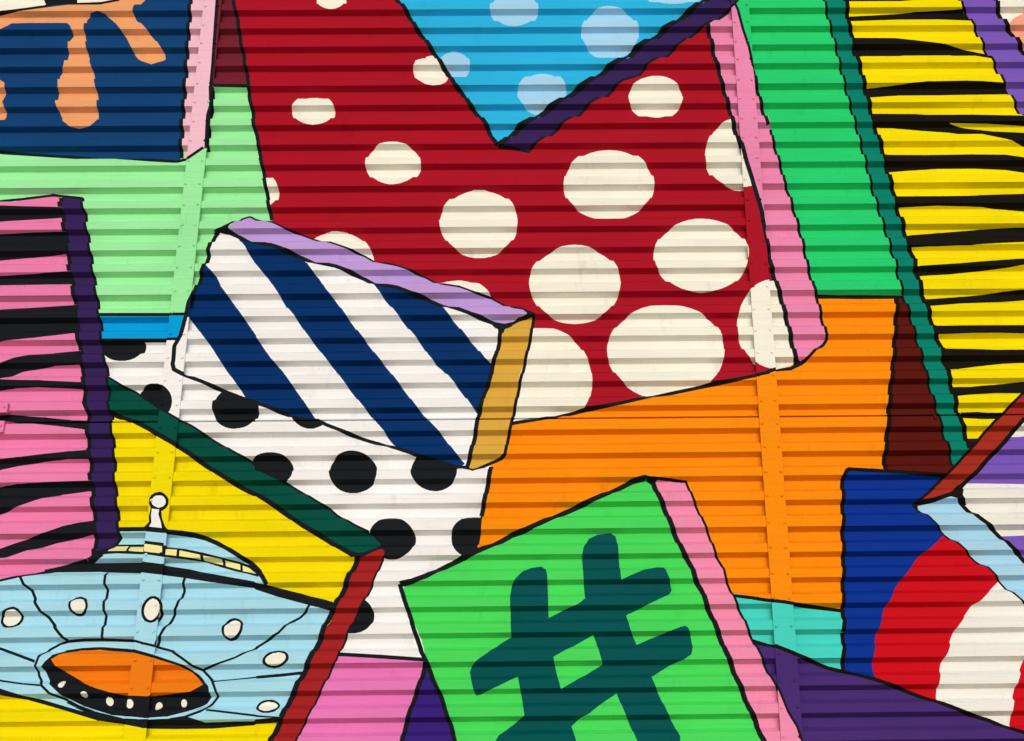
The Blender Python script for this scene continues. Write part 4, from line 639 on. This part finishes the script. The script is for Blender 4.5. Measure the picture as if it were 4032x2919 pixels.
rivet_mesh.from_pydata(rv, [], rf)
rivet_mesh.materials.append(PAINT['black'])


def rivet(parent, x, y, z):
    o = bpy.data.objects.new('rivet', rivet_mesh)
    COL.objects.link(o)
    o.parent = parent
    o.location = (x, y, z)
    o.material_slots[0].link = 'OBJECT'
    o.material_slots[0].material = PAINT[colour_at(x, z)]


def cover_strip(x0, x1, z_hi, z_lo, y_face, label):
    verts, faces, mi, mats, midx = [], [], [], [], {}

    def quad(pts, col):
        if col not in midx:
            midx[col] = len(mats); mats.append(PAINT[col])
        k = len(verts)
        verts.extend(pts); faces.append((k, k + 1, k + 2, k + 3)); mi.append(midx[col])
    n = math.ceil((z_hi - z_lo) / 0.006)
    lip = 0.0035
    for i in range(n):
        zt, zb = z_hi + (z_lo - z_hi) * i / n, z_hi + (z_lo - z_hi) * (i + 1) / n
        sp = spans((zt + zb) / 2, zt, zb, x0, x1)
        for li, a, b, c, d in sp:
            quad(((a, y_face, zt), (b, y_face, zb), (d, y_face, zb), (c, y_face, zt)), LAYERS[li]['col'])
        for x, li, s in ((x0, sp[0][0], -1), (x1, sp[-1][0], 1)):
            col = LAYERS[li]['col']
            # folded edge: a bevel, then the return down to the crowns
            quad(((x, y_face, zt), (x + s * lip * .4, y_face + .0025, zt), (x + s * lip * .4, y_face + .0025, zb), (x, y_face, zb)), col)
            quad(((x + s * lip * .4, y_face + .0025, zt), (x + s * lip * .4, .0012, zt), (x + s * lip * .4, .0012, zb), (x + s * lip * .4, y_face + .0025, zb)), col)
    quad(((x0, y_face, z_lo), (x0, .0012, z_lo), (x1, .0012, z_lo), (x1, y_face, z_lo)), colour_at((x0 + x1) / 2, z_lo))
    quad(((x0, y_face, z_hi), (x1, y_face, z_hi), (x1, .0012, z_hi), (x0, .0012, z_hi)), colour_at((x0 + x1) / 2, z_hi))
    o = mesh_obj('cover_strip', verts, faces, mats, wall, mi)
    o['label'] = label
    w = x1 - x0
    for zk in ROWS:
        z = zk + PITCH * 0.17 + random.uniform(-.006, .006)
        if z_lo + .01 < z < z_hi - .01:
            for fx in (0.13, 0.86):
                rivet(o, x0 + w * fx + random.uniform(-.004, .004), y_face, z + random.uniform(-.003, .003))
    return o


for (xr, xl), seams, side in (((XS[0], XS[1]), SEAMS[0], 'beside the navy panel and the saucer'), ((XS[3], XS[2]), SEAMS[1], 'beside the red panel and the orange field')):
    zs = [Z_TOP - .02] + list(seams) + [Z_BOT + .01]
    for i, (hi, lo) in enumerate(zip(zs, zs[1:])):
        cover_strip(xl, xr, hi, lo if i == 2 else lo - .012, (-.0145, -.0130, -.0116)[i], ('upper', 'middle', 'lower')[i] + ' length of riveted cover strip ' + side)

# the clip that straddles the horizontal joint near the left edge, and a lug on the joint further right
def plate(name, x0, x1, z0, z1, y, col, label):
    v, f = [], []
    b = 0.003
    ring0 = [(x0, z0), (x1, z0), (x1, z1), (x0, z1)]
    ring1 = [(x0 + b, z0 + b), (x1 - b, z0 + b), (x1 - b, z1 - b), (x0 + b, z1 - b)]
    for r, yy in ((ring0, .001), (ring0, y + b), (ring1, y)):
        v += [(a, yy, c) for a, c in r]
    for k in (0, 4):
        for i in range(4):
            j = (i + 1) % 4
            f.append((k + i, k + j, k + 4 + j, k + 4 + i))
    f.append((8, 9, 10, 11))
    o = mesh_obj(name, v, f, [PAINT[col]], wall)
    o['label'] = label
    return o


PL = [[-4.08413, 4.41914], [-4.04442, 4.6317], [-4.03377, 4.55827], [-4.03981, 4.4972], [-4.04182, 4.40899]]
pu = plate('joint_clip', PL[1][0] - .155, PL[1][0], PL[2][1], PL[1][1], -.034, 'pinkz', 'pink clip plate above the joint at the edge of the pink panel')
rivet(pu, PL[1][0] - .025, -.034, PL[1][1] - .03)
pd = plate('joint_clip', PL[1][0] - .165, PL[1][0] - .010, PL[4][1], PL[3][1], -.026, 'pinkz', 'pink clip plate below the joint at the edge of the pink panel')
rivet(pd, PL[1][0] - .035, -.026, PL[4][1] + .05)
KN = [2.81597, 4.47254]
lv, lf = [], []
for k, (yy, rx, rz) in enumerate(((.03, .011, .022), (-.004, .011, .022), (-.010, .008, .018), (-.012, .003, .008))):
    for a in range(10):
        t = a * math.pi / 5
        lv.append((KN[0] + rx * math.cos(t), yy, KN[1] + rz * math.sin(t)))
for k in range(3):
    for a in range(10):
        b = (a + 1) % 10
        lf.append((k * 10 + a, k * 10 + b, k * 10 + 10 + b, k * 10 + 10 + a))
lf.append(tuple(30 + a for a in range(10)))
lug = mesh_obj('joint_lug', lv, lf, [PAINT['maroon2']], wall)
lug['label'] = 'small maroon lug on the joint beside the dark green band'

# ------------------------------------------------------------------ what carries the sheets: plinth, coping, the building behind
v, f = box(X_LEFT - .02, X_RIGHT + .02, -.06, .30, -.2, Z_BOT - .004)
mesh_obj('plinth', v, f, [MAT_PLINTH], wall)
v, f = box(X_LEFT - .05, X_RIGHT + .05, -.10, .40, Z_TOP + .003, Z_TOP + .14)
mesh_obj('coping', v, f, [MAT_METAL], wall)
v, f = box(X_LEFT, X_RIGHT, .085, 7.0, 0.0, Z_TOP)
mesh_obj('wall_body', v, f, [MAT_SHELL], wall)
